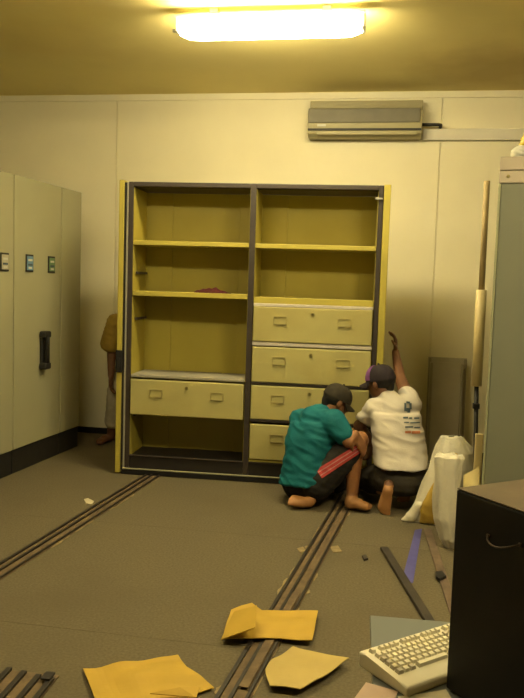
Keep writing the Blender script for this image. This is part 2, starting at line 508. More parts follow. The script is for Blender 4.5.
def drawer(z0, z1, bay, locks=True, m=M_YELLOWLIT, holders=(.23, .77), lockx=.5):
    a, b = bays[bay]
    a += .006; b -= .006
    d = bx('drawer', m, cab, a, b, -.016, .006, z0, z1, .006)
    bx('drawer_box', M_YELLOW, d, a + .012, b - .012, .0062, .30, z0 + .012, z1 - .03)
    zc = z0 + (z1 - z0) * .62
    for h in holders:
        xc = a + (b - a) * h
        bm = bmesh.new()
        w, hh, th = .088, .052, .0045
        for (cx, cz, sx, sz) in ((0, hh / 2, w, th), (0, -hh / 2, w, th), (-w / 2, 0, th, hh), (w / 2, 0, th, hh)):
            addbox(bm, (xc + cx, -.0195, zc + cz), (sx, .007, sz))
        f = obj('label_holder', bm, M_HOLDER, d)
        bm = bmesh.new(); addbox(bm, (xc, -.017, zc), (w - .008, .002, hh - .006))
        obj('label_card', bm, M_YELLOWLIT, f)
    if locks:
        xc = a + (b - a) * lockx
        bm = bmesh.new()
        bmesh.ops.create_cone(bm, cap_ends=True, segments=14, radius1=.013, radius2=.011, depth=.008, matrix=Matrix.Translation((xc, -.019, zc + .05)) @ Matrix.Rotation(pi / 2, 4, 'X'))
        l = obj('lock', bm, M_BRASS, d)
        bm = bmesh.new(); addbox(bm, (xc, -.0235, zc + .05), (.004, .002, .012))
        obj('keyhole', bm, M_BLACK, l)
    return d
def zz(u, v): return cpx(u, v)[1]
drawer(zz(190, 417), zz(190, 381.5), 0, lockx=.5)
ra, rb = bays[1]
def rail(z0, z1, m=M_SILVER):
    bx('drawer_rail', m, cab, ra + .0035, rb - .0035, -.010, .02, z0, z1, .003)
zt1 = zz(316, 308.5)
rail(zt1 + .002, z4b - .001)
d1b = zz(316, 343.5); drawer(d1b, zt1, 1)
rail(d1b - .030, d1b - .004)
d2t = zz(316, 349); d2b = zz(316, 384.5); drawer(d2b, d2t, 1)
rail(d2b - .018, d2b - .003, M_FRAME)
d3t = zz(316, 388); d3b = zz(316, 422); drawer(d3b, d3t, 1)
rail(d3b - .020, d3b - .003, M_FRAME)
d4t = zz(316, 427); d4b = zz(316, 462.5); drawer(d4b, d4t, 1, locks=False)
bx('lower_rail', M_YELLOW, cab, ra + .0035, rb - .0035, -.004, .02, max(.148, d4b - .022), d4b - .006, .002)
# latch on the left end panel
sl, zl = cpx(120, 361)
bm = bmesh.new(); addbox(bm, (-.044, -.018, zl), (.05, .016, .16)); bevel(bm, .004)
l = obj('latch', bm, M_BLACK, cab)
bm = bmesh.new(); addbox(bm, (-.044, -.029, zl - .01), (.022, .010, .07)); bevel(bm, .003)
obj('latch_lever', bm, M_RUBBER, l)
s_, z_ = cpx(379, 199)
bm = bmesh.new(); addbox(bm, (ST - .03, -.008, z_), (.05, .014, .014)); bevel(bm, .003)
obj('post_clip', bm, M_CHROME, cab)

# red cloth on the second shelf of the left bay
sx, _ = cpx(211, 291)
bm = bmesh.new()
N = 26
grid = []
random.seed(3)
for j in range(11):
    row = []
    for i in range(N):
        x = (i / (N - 1) - .5) * .25
        y = (j / 10 - .5) * .13
        e = max(0, 1 - (2 * abs(i / (N - 1) - .42)) ** 2.2) * max(0, 1 - abs(j / 10 - .5) * 2)
        n = noise.noise(Vector((x * 26, y * 26, 3)))
        z = .004 + e * (.030 + .028 * n) + .004 * abs(noise.noise(Vector((x * 60, y * 60, 1))))
        row.append(bm.verts.new((x + .01 * n, y + .012 * noise.noise(Vector((x * 20, y * 20, 9))), z)))
    grid.append(row)
for j in range(10):
    for i in range(N - 1):
        bm.faces.new((grid[j][i], grid[j][i + 1], grid[j + 1][i + 1], grid[j + 1][i]))
r = bmesh.ops.extrude_face_region(bm, geom=bm.faces[:])
for v in [g for g in r['geom'] if isinstance(g, bmesh.types.BMVert)]:
    v.co.z = max(.0, v.co.z - .004)
o = obj('red_rag', bm, M_REDCLOTH, None, True, 'crumpled dark red rag on the cabinet shelf', 'rag')
o.location = CB + cdir * sx + cnor * .08 + Vector((0, 0, z2a + .0005))
o.rotation_euler = (0, 0, CANG)
o2 = None

# ------------------------------------------------------------------ floor rails
def floor_rail(pa, pb, ext0, ext1, label):
    A = gz(*pa); B = gz(*pb)
    d = (B - A).normalized()
    A = A - d * ext0; B = B + d * ext1
    L = (B - A).length
    t = thing('floor_rail', label, 'rail', A, atan2(d.y, d.x), 'steel rails along the carpet')
    bx('rail_bed', M_RAILBASE, t, 0, L, -.060, .060, .0002, .005, .001)
    for y, wd in ((-.050, .012), (.004, .014), (.047, .016)):
        bx('rail_bar', M_RAIL, t, 0, L, y - wd / 2, y + wd / 2, .0051, .013, .001)
    rnd = random.Random(int(L * 1000))
    for k in range(26):
        x = rnd.uniform(.05, L - .1) ; s = rnd.choice((-1, 1))
        ln = rnd.uniform(.04, .16); wd = rnd.uniform(.004, .016)
        bm = bmesh.new()
        n = 7
        lo = []; hi = []
        for i in range(n):
            f = i / (n - 1)
            e = wd * (.35 + .65 * sin(pi * f)) * rnd.uniform(.6, 1.2)
            lo.append((x + ln * f, s * .0605)); hi.append((x + ln * f, s * (.0605 + e)))
        pl = lo + hi[::-1]
        a = [bm.verts.new((p[0], p[1], .0003)) for p in pl]
        b = [bm.verts.new((p[0], p[1], .003)) for p in pl]
        m_ = len(pl)
        bm.faces.new(a[::-1]); bm.faces.new(b)
        for i in range(m_):
            bm.faces.new((a[i], a[(i + 1) % m_], b[(i + 1) % m_], b[i]))
        obj('torn_backing', bm, M_GLUE, t)
    return t
floor_rail((0, 572), (152, 476.5), 1.0, .9, 'dark steel floor rail nearer the beige mobile shelves')
rr = floor_rail((235, 694), (342, 507.5), .9, 1.35, 'dark steel floor rail running under the squatting men')
# loose cover plate lying in the right rail, its dark end showing at the bottom
bm = bmesh.new(); addbox(bm, (1.35, -.022, .0152), (.85, .034, .004)); bevel(bm, .001, 1)
obj('cover_plate', bm, M_RAILBASE, rr)
# rail offcut bottom left
p = gz(22, 686)
pe = gz(40, 676); pd = (gz(25, 670) - gz(0, 698)).normalized()
t = thing('rail_offcut', 'loose slatted rail offcut at the bottom left corner of the floor', 'rail offcut', gz(-6, 700), atan2(pd.y, pd.x))
LL = (gz(25, 670) - gz(-6, 700)).length - .02
bx('offcut_bed', M_RAILBASE, t, -.1, LL, -.15, .05, .0004, .006, .001)
for k, y in enumerate((.035, -.025, -.085, -.138)):
    bx('offcut_bar', M_RAIL, t, -.1, LL - .012 * k, y - .010, y + .010, .0061, .017, .001)
bm = bmesh.new(); addbox(bm, (LL - .04, -.125, .021), (.05, .035, .008)); bevel(bm, .002)
obj('offcut_end', bm, M_RAIL, t)

# ------------------------------------------------------------------ envelopes and scraps on the floor
def paper(name, px, m, label, cat, z=.004, thick=.003, amp=.01, seed=1, extra=None):
    pts = [gz(u, v, z) for u, v in px]
    bm = sheet_mesh(pts, Vector((0, 0, 1)), thick, .03, amp, seed=seed)
    for v in bm.verts:
        v.co.z = max(v.co.z, z)
    return bm
def envelope(px, flap, m, label, seed, z=.0165, amp=.012, flapz=.05):
    c = gz(sum(p[0] for p in px) / len(px), sum(p[1] for p in px) / len(px), z)
    t = thing('envelope', label, 'envelope', (c.x, c.y, z), 0, 'brown paper envelopes on the floor')
    bm = paper('e', px, m, '', '', z, .003, amp, seed)
    bmesh.ops.translate(bm, verts=bm.verts[:], vec=-Vector((c.x, c.y, z)))
    obj('envelope_body', bm, m, t)
    if flap:
        pts = [gz(u, v, zz_) - Vector((c.x, c.y, z)) for u, v, zz_ in flap]
        bm = sheet_mesh(pts, Vector((0, 0, 1)), .003, .03, 0, seed=seed)
        obj('flap', bm, m, t)
    return t
envelope([(231, 611), (252, 605), (262, 611), (318, 613), (312, 643), (280, 640), (222, 641)],
         [(221, 640, .022), (234, 612, .055), (257, 606, .10), (255, 628, .085)], M_ENV, 'open brown envelope lying across the right floor rail', 1)
envelope([(265, 671), (272, 662), (293, 649), (316, 656), (349, 662), (322, 681), (300, 692), (270, 688)], None, M_ENVPALE,
         'pale tan envelope with curled edges beside the right floor rail', 2, .0175, .016)
envelope([(83, 671), (178, 656), (187, 669), (200, 678), (214, 690), (196, 696), (190, 712), (100, 716)],
         [(150, 694, .030), (180, 688, .045), (200, 688, .040), (196, 698, .03)], M_ENV, 'torn bright brown envelope at the bottom edge of the picture', 3, .003, .014)
def chip(px, m, name, label, cat, z=.0005, thick=.004, amp=.0):
    c = gz(sum(p[0] for p in px) / len(px), sum(p[1] for p in px) / len(px), 0)
    bm = paper('c', px, m, '', '', z, thick, amp, 5)
    bmesh.ops.translate(bm, verts=bm.verts[:], vec=-Vector((c.x, c.y, 0)))
    o = obj(name, bm, m, None, False, label, cat)
    o.location = (c.x, c.y, 0)
    return o
chip([(84, 500), (88, 499), (94, 502), (92, 505), (86, 504)], M_PAPER, 'paper_scrap', 'small white paper scrap on the carpet near the left rail', 'scrap', thick=.006)
chip([(435, 574), (442, 573), (446, 578), (440, 581), (436, 579)], M_BLACK, 'plastic_bit', 'small black bit lying on the reddish wooden strip', 'scrap', z=.0112, thick=.012)
chip([(362, 557), (366, 556), (368, 560), (364, 561)], M_STRIP, 'plastic_bit', 'tiny dark crumb on the carpet left of the dark wood strip', 'scrap', thick=.01)
chip([(330, 547), (338, 546), (342, 552), (333, 553)], M_GLUE, 'paper_scrap', 'tan scrap of backing right of the right rail', 'scrap', thick=.003)
chip([(297, 549), (303, 547), (306, 551), (300, 553)], M_GLUE, 'paper_scrap', 'tan scrap of backing left of the right rail', 'scrap', thick=.003)
chip([(415, 530), (422, 529), (413, 583), (401, 584)], M_BLUE, 'adhesive_tape', 'strip of blue violet tape stuck on the carpet', 'tape', thick=.0015)
def lath(pa, pb, wd, h, m, label, z=0.0):
    A = gz(*pa); B = gz(*pb); d = (B - A); L = d.length
    bm = bmesh.new(); addbox(bm, (L / 2, 0, h / 2 + .0004 + z), (L, wd, h)); bevel(bm, .003)
    o = obj('wood_strip', bm, m, None, False, label, 'wood strip', 'loose wooden strips on the carpet')
    o.location = A; o.rotation_euler = (0, 0, atan2(d.y, d.x))
lath((384, 550), (432, 628), .042, .02, M_STRIP, 'dark brown wooden strip slanting across the carpet by the blue tape')
lath((427, 530), (456, 618), .045, .010, M_REDSTRIP, 'reddish brown wooden strip on the carpet beside the black case')

# ------------------------------------------------------------------ people
def hull(bm, pts):
    vs = [bm.verts.new(p) for p in pts]
    r = bmesh.ops.convex_hull(bm, input=vs)
    bad = [g for g in r['geom_interior'] if isinstance(g, bmesh.types.BMVert)]
    if bad:
        bmesh.ops.delete(bm, geom=bad, context='VERTS')
_SPH = []
for k in range(9):
    ph = pi * k / 8
    for j in range(14 if 0 < k < 8 else 1):
        th = 2 * pi * j / 14
        _SPH.append(Vector((sin(ph) * cos(th), sin(ph) * sin(th), cos(ph))))
class Blob:
    def __init__(s): s.bm = bmesh.new()
    def cap(s, p0, r0, p1, r1):
        p0, p1 = Vector(p0), Vector(p1)
        hull(s.bm, [p0 + q * r0 for q in _SPH] + [p1 + q * r1 for q in _SPH]); return s
    def chain(s, lst):
        for (a, ra_), (b, rb_) in zip(lst, lst[1:]):
            s.cap(a, ra_, b, rb_)
        return s
    def ell(s, c, r, M=Matrix.Identity(3)):
        hull(s.bm, [Vector(c) + M @ Vector((q.x * r[0], q.y * r[1], q.z * r[2])) for q in _SPH]); return s
    def loft(s, secs):
        """secs: (centre, right axis vector scaled, front axis vector scaled); flat-ended segments"""
        for A, B in zip(secs, secs[1:]):
            pts = []
            for (c, x, y) in (A, B):
                for k in range(20):
                    a = 2 * pi * k / 20
                    ca, sa = cos(a), sin(a)
                    e = .8
                    pts.append(Vector(c) + Vector(x) * (abs(ca) ** e * (1 if ca > 0 else -1)) + Vector(y) * (abs(sa) ** e * (1 if sa > 0 else -1)))
            hull(s.bm, pts)
        return s
    def build(s, name, m, parent, voxel=.008, smooth=6, folds=0.0, fscale=14, seed=0, label=None):
        me = bpy.data.meshes.new(name); s.bm.to_mesh(me); s.bm.free()
        o = bpy.data.objects.new(name, me); COL.objects.link(o)
        r = o.modifiers.new('r', 'REMESH'); r.mode = 'VOXEL'; r.voxel_size = voxel
        sm = o.modifiers.new('s', 'SMOOTH'); sm.iterations = smooth; sm.factor = .5
        dg = bpy.context.evaluated_depsgraph_get()
        me2 = bpy.data.meshes.new_from_object(o.evaluated_get(dg))
        me2.name = name
        bpy.data.objects.remove(o); bpy.data.meshes.remove(me)
        if folds:
            nrm = [v.normal.copy() for v in me2.vertices]
            for v, n in zip(me2.vertices, nrm):
                p = v.co
                f = noise.noise(Vector((p.x * fscale * .5 + seed, p.y * fscale * .5, p.z * fscale * 1.6 + p.x * fscale * .5)))
                f2 = noise.noise(p * 7 + Vector((seed, 0, 0)))
                v.co = p + n * folds * (1 - 2.2 * abs(f) + .5 * f2)
        o = obj(name, me2, m, parent, True, label)
        return o
def cut_build(*a): pass

def hand(b, wrist, d, nrm, curl=.5, s=1.0, thumb_side=1):
    """palm and five bent fingers; d = along the hand, nrm = out of the palm"""
    d = Vector(d).normalized(); nrm = Vector(nrm); nrm = (nrm - d * nrm.dot(d)).normalized()
    side = d.cross(nrm) * thumb_side
    w = Vector(wrist)
    pe = w + d * .085 * s
    for k in (-1.2, -.4, .4, 1.2):
        b.cap(w + side * k * .013 * s, .016 * s, pe + side * k * .020 * s, .0125 * s)
    lens = {1.2: .068, .4: .078, -.4: .073, -1.2: .056}
    for k, L in lens.items():
        p = pe + side * k * .0205 * s
        dd = d.copy(); r = .0098 * s
        for j, fr in enumerate((.45, .32, .26)):
            ang = curl * (.55 + .45 * j)
            dd = (dd * cos(ang) + nrm * sin(ang)).normalized()
            q = p + dd * L * fr * s
            b.cap(p, r, q, r * .93); p = q; r *= .93
    p = w + d * .022 * s + side * .022 * s
    q = p + (d * .55 + side * .75 + nrm * .25).normalized() * .042 * s
    b.cap(p, .0135 * s, q, .011 * s)
    e = q + (d * .85 + side * .2 + nrm * (.3 + curl * .4)).normalized() * .038 * s
    b.cap(q, .011 * s, e, .009 * s)

def foot(b, heel, toe, up=Vector((0, 0, 1)), s=1.0, side_sign=1):
    heel, toe = Vector(heel), Vector(toe)
    d = (toe - heel).normalized(); L = (toe - heel).length
    up = (up - d * up.dot(d)).normalized()
    side = d.cross(up) * side_sign
    b.cap(heel + d * .03, .034 * s, heel + d * L * .5 + up * .008, .032 * s)
    for k in (-1, 0, 1):
        b.cap(heel + d * L * .42 + side * k * .008 + up * .005, .030 * s, heel + d * L * .74 + side * k * .020 - up * .006, .0225 * s)
    for i, (k, tl, r) in enumerate(((-1.9, 1.0, .0145), (-.85, .98, .0105), (-.05, .95, .010), (.75, .91, .0095), (1.5, .86, .009))):
        b.cap(heel + d * L * .74 + side * k * .0155 - up * .008, .0125 * s, heel + d * (L * tl - r) + side * k * .0175 - up * (.026 - r), r * s)

def head(b, c, fwd, up, s=1.0):
    """skull, jaw, nose, brow and ears, centred between the ears"""
    f = Vector(fwd).normalized(); u = Vector(up); u = (u - f * u.dot(f)).normalized(); r = f.cross(u)
    M = Matrix((r, f, u)).transposed()
    P = lambda x, y, z: Vector(c) + M @ (Vector((x, y, z)) * s)
    b.ell(P(0, -.012, .035), (.074 * s, .096 * s, .088 * s), M)
    b.ell(P(0, .020, -.035), (.060 * s, .070 * s, .075 * s), M)
    b.cap(P(0, .060, -.082), .024 * s, P(0, .045, -.06), .035 * s)
    b.cap(P(0, .088, .015), .010 * s, P(0, .102, -.022), .014 * s)
    for k in (-1, 1):
        b.cap(P(k * .012, .082, .028), .013 * s, P(k * .045, .070, .026), .012 * s)
        b.ell(P(k * .016, .094, -.026), (.010 * s, .010 * s, .009 * s), M)
        b.ell(P(k * .077, -.012, -.006), (.012 * s, .020 * s, .032 * s), M)
        b.cap(P(k * .012, .083, -.056), .009 * s, P(0, .087, -.054), .010 * s)
    return P, M

def face_bits(P, M, parent, s=1.0):
    for k in (-1, 1):
        b = bmesh.new()
        bmesh.ops.create_uvsphere(b, u_segments=12, v_segments=8, radius=.011 * s, matrix=Matrix.Translation(P(k * .031, .077, .006)))
        e = obj('eye', b, M_WHITE, parent, True)
        b = bmesh.new()
        bmesh.ops.create_uvsphere(b, u_segments=10, v_segments=6, radius=.006 * s, matrix=Matrix.Translation(P(k * .031, .0845, .006)))
        obj('iris', b, M_HAIR, e, True)
    b = bmesh.new(); tube(b, [P(-.022, .080, -.0555), P(0, .0965, -.0555), P(.022, .080, -.0555)], .003 * s, 6)
    obj('mouth', b, M_SKIN2, parent, True)

def cap_hat(P, M, s, parent, m, mfront=None, tilt=0.0, visor_len=.075):
    """baseball cap: crown dome with button, panels and a curved visor"""
    bm = bmesh.new()
    NU, NV = 28, 9
    rings = []
    for j in range(NV):
        a = (pi / 2) * j / NV * .99
        ring = []
        for i in range(NU):
            th = 2 * pi * i / NU
            rx = .089 * cos(a) ** .75; ry = .111 * cos(a) ** .75
            z = .018 + .108 * sin(a) ** .95
            ring.append(bm.verts.new(P(rx * cos(th), -.012 + ry * sin(th), z)))
        rings.append(ring)
    for A, B in zip(rings, rings[1:]):
        for i in range(NU):
            bm.faces.new((A[i], A[(i + 1) % NU], B[(i + 1) % NU], B[i]))
    bm.faces.new(rings[-1])
    crown = obj('cap', bm, m, parent, True)
    bm = bmesh.new()
    a = []; bb = []
    for layer, dz in ((a, 0), (bb, -.006)):
        for j in range(5):
            row = []
            for i in range(13):
                th = pi * (.12 + .76 * i / 12)
                f = j / 4
                x = .089 * cos(th) * (1 - .06 * f)
                y = -.012 + .109 * sin(th) + visor_len * f * (sin(th) ** .7)
                z = .022 - .018 * f - .022 * (abs(cos(th)) ** 2) * (.3 + f) + dz
                row.append(bm.verts.new(P(x, y, z)))
            layer.append(row)
    for L_ in (a, bb):
        for j in range(4):
            for i in range(12):
                bm.faces.new((L_[j][i], L_[j][i + 1], L_[j + 1][i + 1], L_[j + 1][i]))
    edge = [(0, i) for i in range(13)] + [(j, 12) for j in range(1, 5)] + [(4, i) for i in range(11, -1, -1)] + [(j, 0) for j in range(3, 0, -1)]
    for k in range(len(edge)):
        p, q = edge[k], edge[(k + 1) % len(edge)]
        bm.faces.new((a[p[0]][p[1]], a[q[0]][q[1]], bb[q[0]][q[1]], bb[p[0]][p[1]]))
    obj('visor', bm, m, crown, True)
    bm = bmesh.new(); bmesh.ops.create_uvsphere(bm, u_segments=10, v_segments=6, radius=.009 * s, matrix=Matrix.Translation(P(0, -.012, .128)))
    obj('cap_button', bm, m, crown, True)
    if mfront:
        bm = bmesh.new()
        rows = []
        for j in range(6):
            a_ = (pi / 2) * (.06 + .80 * j / 5)
            row = []
            for i in range(9):
                th = pi * (.30 + .62 * i / 8)
                rx = .092 * cos(a_) ** .75; ry = .114 * cos(a_) ** .75
                row.append(bm.verts.new(P(rx * cos(th), -.012 + ry * sin(th), .018 + .111 * sin(a_) ** .95)))
            rows.append(row)
        for A, B in zip(rows, rows[1:]):
            for i in range(8):
                bm.faces.new((A[i], A[i + 1], B[i + 1], B[i]))
        obj('cap_front', bm, mfront, crown, True, label='purple front panel of the cap')
    return crown

def bvh_of(o):
    me = o.data
    return BVHTree.FromPolygons([v.co.copy() for v in me.vertices], [tuple(p.vertices) for p in me.polygons])
def decal(tree, quad, name, m, parent, nu=10, nv=3, off=.003, label=None):
    """print conformed to a garment: a quad given in pixels is dropped onto the cloth"""
    bm = bmesh.new()
    rows = []
    for j in range(nv + 1):
        row = []
        for i in range(nu + 1):
            fu, fv = i / nu, j / nv
            a = Vector(quad[0]).lerp(Vector(quad[1]), fu); b = Vector(quad[3]).lerp(Vector(quad[2]), fu)
            p = a.lerp(b, fv)
            d = ray(p.x, p.y).normalized()
            hit = tree.ray_cast(CAMP, d)
            row.append(bm.verts.new(hit[0] + hit[1] * off) if hit[0] is not None and hit[1].dot(d) < 0 else (bm.verts.new(hit[0] - hit[1] * off) if hit[0] is not None else None))
        rows.append(row)
    for j in range(nv):
        for i in range(nu):
            f = (rows[j][i], rows[j][i + 1], rows[j + 1][i + 1], rows[j + 1][i])
            if all(f):
                bm.faces.new(f)
    r = bmesh.ops.extrude_face_region(bm, geom=bm.faces[:])
    for v in [g for g in r['geom'] if isinstance(g, bmesh.types.BMVert)]:
        v.co += (CAMP - v.co).normalized() * .001
    return obj(name, bm, m, parent, label=label)

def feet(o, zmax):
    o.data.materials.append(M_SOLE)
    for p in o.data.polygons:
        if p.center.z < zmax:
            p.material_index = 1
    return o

V = Vector
UP = V((0, 0, 1))
# ---- person in the teal jersey, squatting with one knee up, facing right and away
t = thing('person', 'person in teal jersey and dark cap squatting before the drawers', 'person', gz(322, 505))
def loc(o_, lst): pass
def place(root):
    """keep world-placed children where they are under a moved root"""
    bpy.context.view_layer.update()
    for ch in root.children:
        ch.matrix_parent_inverse = root.matrix_world.inverted()
pel = gy(309, 474, 4.82); wai = gy(309, 458, 4.82); che = gy(312, 437, 4.84); upc = gy(315, 421, 4.86)
nek = gy(328, 411, 4.89); hed = gy(337, 402, 4.91)
sL = gy(301, 420, 4.95); sR = gy(333, 422, 4.76)
hL = gy(298, 482, 4.92); hR = gy(317, 482, 4.74)
kR = gy(360, 440, 4.80); aR = gy(352, 496, 4.745)
kL = V((gy(336, 486, 5.05).x, 5.05, .10)); aL = gy(310, 499, 4.83)
eR = gy(349, 442, 4.70); wR = gy(355, 434, 4.72)
eL = gy(318, 440, 5.1); wL = gy(344, 431, 5.10)
b = Blob()
xr = (sR - sL).normalized(); xf = UP.cross(xr).normalized()
b.loft([(pel - UP * .05, xr * .14, xf * .11), (wai, xr * .13, xf * .095), (che, xr * .15, xf * .105), (upc, xr * .155, xf * .09)])
b.cap(sL, .055, sR, .055)
b.chain([(upc + UP * .02, .075), (nek, .056), (hed, .055)])
hfwd = V((.80, .42, -.45)); 
P, M = head(b, hed + V((.0, 0, .0)), hfwd, V((.35, .15, .9)), .92)
b.chain([(hR, .095), (hR.lerp(kR, .5), .082), (kR, .058)]); b.chain([(kR, .056), (kR.lerp(aR, .3) + V((-.02, 0, 0)), .054), (aR, .036)])
b.chain([(hL, .095), (hL.lerp(kL, .5), .08), (kL, .056)]); b.chain([(kL, .056), (kL.lerp(aL, .4), .05), (aL, .036)])
hp = gz(345, 503, .050); tp = gz(373, 506, .044)
foot(b, hp, tp, UP, 1.0, 1); b.cap(aR, .036, hp + V((.03, .0, .012)), .034)
fh = gz(314, 502, .05); ft = gz(287, 501, .05)
foot(b, fh, ft, V((0, .5, -.9)), 1.0, -1); b.cap(aL, .036, fh + V((-.02, 0, .01)), .034)
b.chain([(sR, .052), (eR, .040), (wR, .027)]); b.chain([(sL, .052), (eL, .040), (wL, .027)])
hand(b, wR, (.50, .06, -.80), (-.5, .5, -.3), .35, 1, -1); hand(b, wL, (.6, .5, 0), (.2, -.2, -1), .55, 1, 1)
feet(b.build('body', M_SKIN, t, .007, 4), .10)
face_bits(P, M, t, .92)
# hair under the cap
hb = Blob(); hb.ell(P(0, -.030, .020), (.075, .083, .065), M); hb.cap(P(0, -.085, -.02), .028, P(0, -.07, -.045), .03)
hb.build('hair', M_HAIR, t, .007, 3)
cap_hat(P, M, .92, t, M_CAPBROWN, visor_len=.055)
sb = Blob()
sb.loft([(pel - UP * .055 - xf * .01, xr * .190, xf * .170), (pel + UP * .02, xr * .176, xf * .158), (wai, xr * .166, xf * .145), (che, xr * .172, xf * .140), (upc, xr * .168, xf * .118)])
sb.cap(sL, .074, sR, .074); sb.chain([(upc, .10), (upc.lerp(nek, .7), .066)])
d_ = (eR - sR)
sb.chain([(sR, .080), (sR.lerp(eR, .62), .066)]); sb.chain([(sL, .078), (sL.lerp(eL, .5), .066)])
js = sb.build('jersey', M_TEAL, t, .008, 12, .007, 13, 2)
cb = Blob(); cb.loft([(upc.lerp(nek, .45), xr * .075, xf * .07), (nek + UP * .012, xr * .066, xf * .062)])
cb.build('collar', M_DARKTROUSER, t, .006, 3)
tb = Blob()
tb.ell(pel - UP * .06, (.16, .15, .10)); tb.cap(hL - UP * .02, .098, hR - UP * .02, .098)
tb.chain([(hR, .112), (hR.lerp(kR, .5), .104), (hR.lerp(kR, .82), .082)]); tb.chain([(hL, .112), (hL.lerp(kL, .5), .10), (kL, .078)])
tr = tb.build('trousers', M_DARKTROUSER, t, .008, 5, .005, 12, 5)
bt = bvh_of(tr)
def stripe(o0, o1, wd, m, nm):
    a0 = V((321, 477)); a1 = V((360, 451)); dv = (a1 - a0).normalized(); nv_ = V((-dv.y, dv.x))
    q = [a0 + nv_ * o0, a1 + nv_ * o0 * .8, a1 + nv_ * (o0 * .8 + wd * .8), a0 + nv_ * (o0 + wd)]
    decal(bt, q, nm, m, tr, 14, 2, .004)
stripe(-8.6, 0, 2.6, M_RED, 'red_stripe'); stripe(-5.9, 0, 1.3, M_PINK, 'pink_stripe'); stripe(-4.5, 0, 2.4, M_RED, 'red_stripe'); stripe(-2.0, 0, 1.2, M_PINK, 'pink_stripe'); stripe(-.7, 0, 2.4, M_RED, 'red_stripe')
place(t)

# ---- person in the white tee, crouching on his toes, back to the camera
t = thing('person', 'person in white printed tee crouching beside the cabinet with back turned', 'person', gz(395, 510))
pel = gy(400, 474, 4.84); wai = gy(400, 454, 4.86); che = gy(397, 428, 4.90); upc = gy(395, 412, 4.93)
nek = gy(385, 394, 4.98); hed = gy(380, 383, 5.00)
sL = gy(375, 409, 4.93); sR = gy(410, 405, 4.99)
hL = gy(389, 477, 4.86); hR = gy(411, 477, 4.86)
kL = gy(366, 480, 5.14); aL = gy(388, 492, 4.80)
kR = gy(426, 476, 5.16); aR = gy(407, 490, 4.96)
eL = gy(359, 426, 5.00); wL = gy(373, 444, 5.03)
eR = gy(400, 378, 5.28); wR = gy(395.5, 352, 5.50)
xr = (sR - sL); xr.z = 0; xr.normalize(); xf = UP.cross(xr).normalized()
b = Blob()
b.loft([(pel - UP * .04, xr * .14, xf * .11), (wai, xr * .125, xf * .095), (che, xr * .14, xf * .105), (upc, xr * .14, xf * .09)])
b.cap(sL, .05, sR, .05)
b.chain([(upc + UP * .02, .075), (nek, .055), (hed, .055)])
P, M = head(b, hed, V((-.80, .55, -.22)), V((-.15, .05, .98)), .96)
for hh, kk, aa, ux in ((hL, kL, aL, 0), (hR, kR, aR, 0)):
    b.chain([(hh, .095), (hh.lerp(kk, .5), .08), (kk, .056)]); b.chain([(kk, .056), (kk.lerp(aa, .4), .05), (aa, .035)])
bl = gz(383, 511, .018)
hl = gy(389, 486, bl.y - .035)
foot(b, hl, bl + V((.0, .0, -.005)) + (bl - hl).normalized() * .02, V((0, 1, .3)), 1.0, -1); b.cap(aL, .035, hl + V((0, .03, .0)), .033)
br = gz(403, 502, .018); hr = gy(407, 483, br.y - .03)
foot(b, hr, br, V((0, 1, .3)), 1.0, 1); b.cap(aR, .035, hr + V((0, .03, 0)), .033)
b.chain([(sL, .052), (eL, .040), (wL, .027)]); b.chain([(sR, .052), (eR, .040), (wR, .027)])
hand(b, wL, (-.25, .5, -.8), (-.8, -.2, -.2), .5, 1, 1); hand(b, wR, (-.05, .15, 1), (-1, -.1, 0), .6, 1, 1)
feet(b.build('body', M_SKIN2, t, .007, 4), .19)  # darker skin tone puts the shade on the arms into the colour
face_bits(P, M, t, .96)
hb = Blob(); hb.ell(P(0, -.030, .020), (.079, .088, .068), M); hb.cap(P(0, -.085, -.02), .026, P(0, -.07, -.045), .03)
hb.build('hair', M_HAIR, t, .007, 3)
cap_hat(P, M, .96, t, M_CAPPURPLE, M_PURPLE, visor_len=.07)
sb = Blob()
sb.loft([(pel + UP * .055 - xf * .01, xr * .170, xf * .165), (wai, xr * .168, xf * .145), (che, xr * .166, xf * .135), (upc, xr * .160, xf * .115)])
sb.cap(sL, .070, sR, .076); sb.chain([(upc, .10), (upc.lerp(nek, .7), .068)])
sb.loft([(sL - xr * .0, xf * .075, UP.cross(xf) * .0 + (eL - sL).normalized().cross(xf) * .072), (sL.lerp(eL, .78), xf * .068, (eL - sL).normalized().cross(xf) * .066)])
sb.chain([(sR, .076), (sR.lerp(eR, .30), .066)])
ts = sb.build('tee_shirt', M_TEE, t, .008, 16, .006, 12, 8)
tb = Blob()
tb.ell(pel - UP * .035, (.165, .15, .11)); tb.cap(hL, .108, hR, .108)
tb.chain([(hL, .108), (hL.lerp(kL, .5), .10), (kL, .076)]); tb.chain([(hR, .108), (hR.lerp(kR, .5), .10), (kR, .078)])
tb.chain([(kR, .076), (kR.lerp(aR, .75), .060)]); tb.chain([(kL, .074), (kL.lerp(aL, .35), .066)])
tb.build('trousers', M_GREYTROUSER, t, .008, 5, .005, 12, 3)
bt = bvh_of(ts)
def rect(u0, v0, u1, v1, sk=.06):
    return [(u0, v0), (u1, v0 + (u1 - u0) * sk), (u1, v1 + (u1 - u0) * sk), (u0, v1)]
for q in (rect(404, 403, 406, 411), rect(406, 401.5, 410, 403.5), rect(409, 403, 411.5, 409), rect(406, 408, 410, 411.5), rect(407, 411, 410, 413)):
    decal(bt, q, 'back_emblem', M_INK, ts, 4, 4)
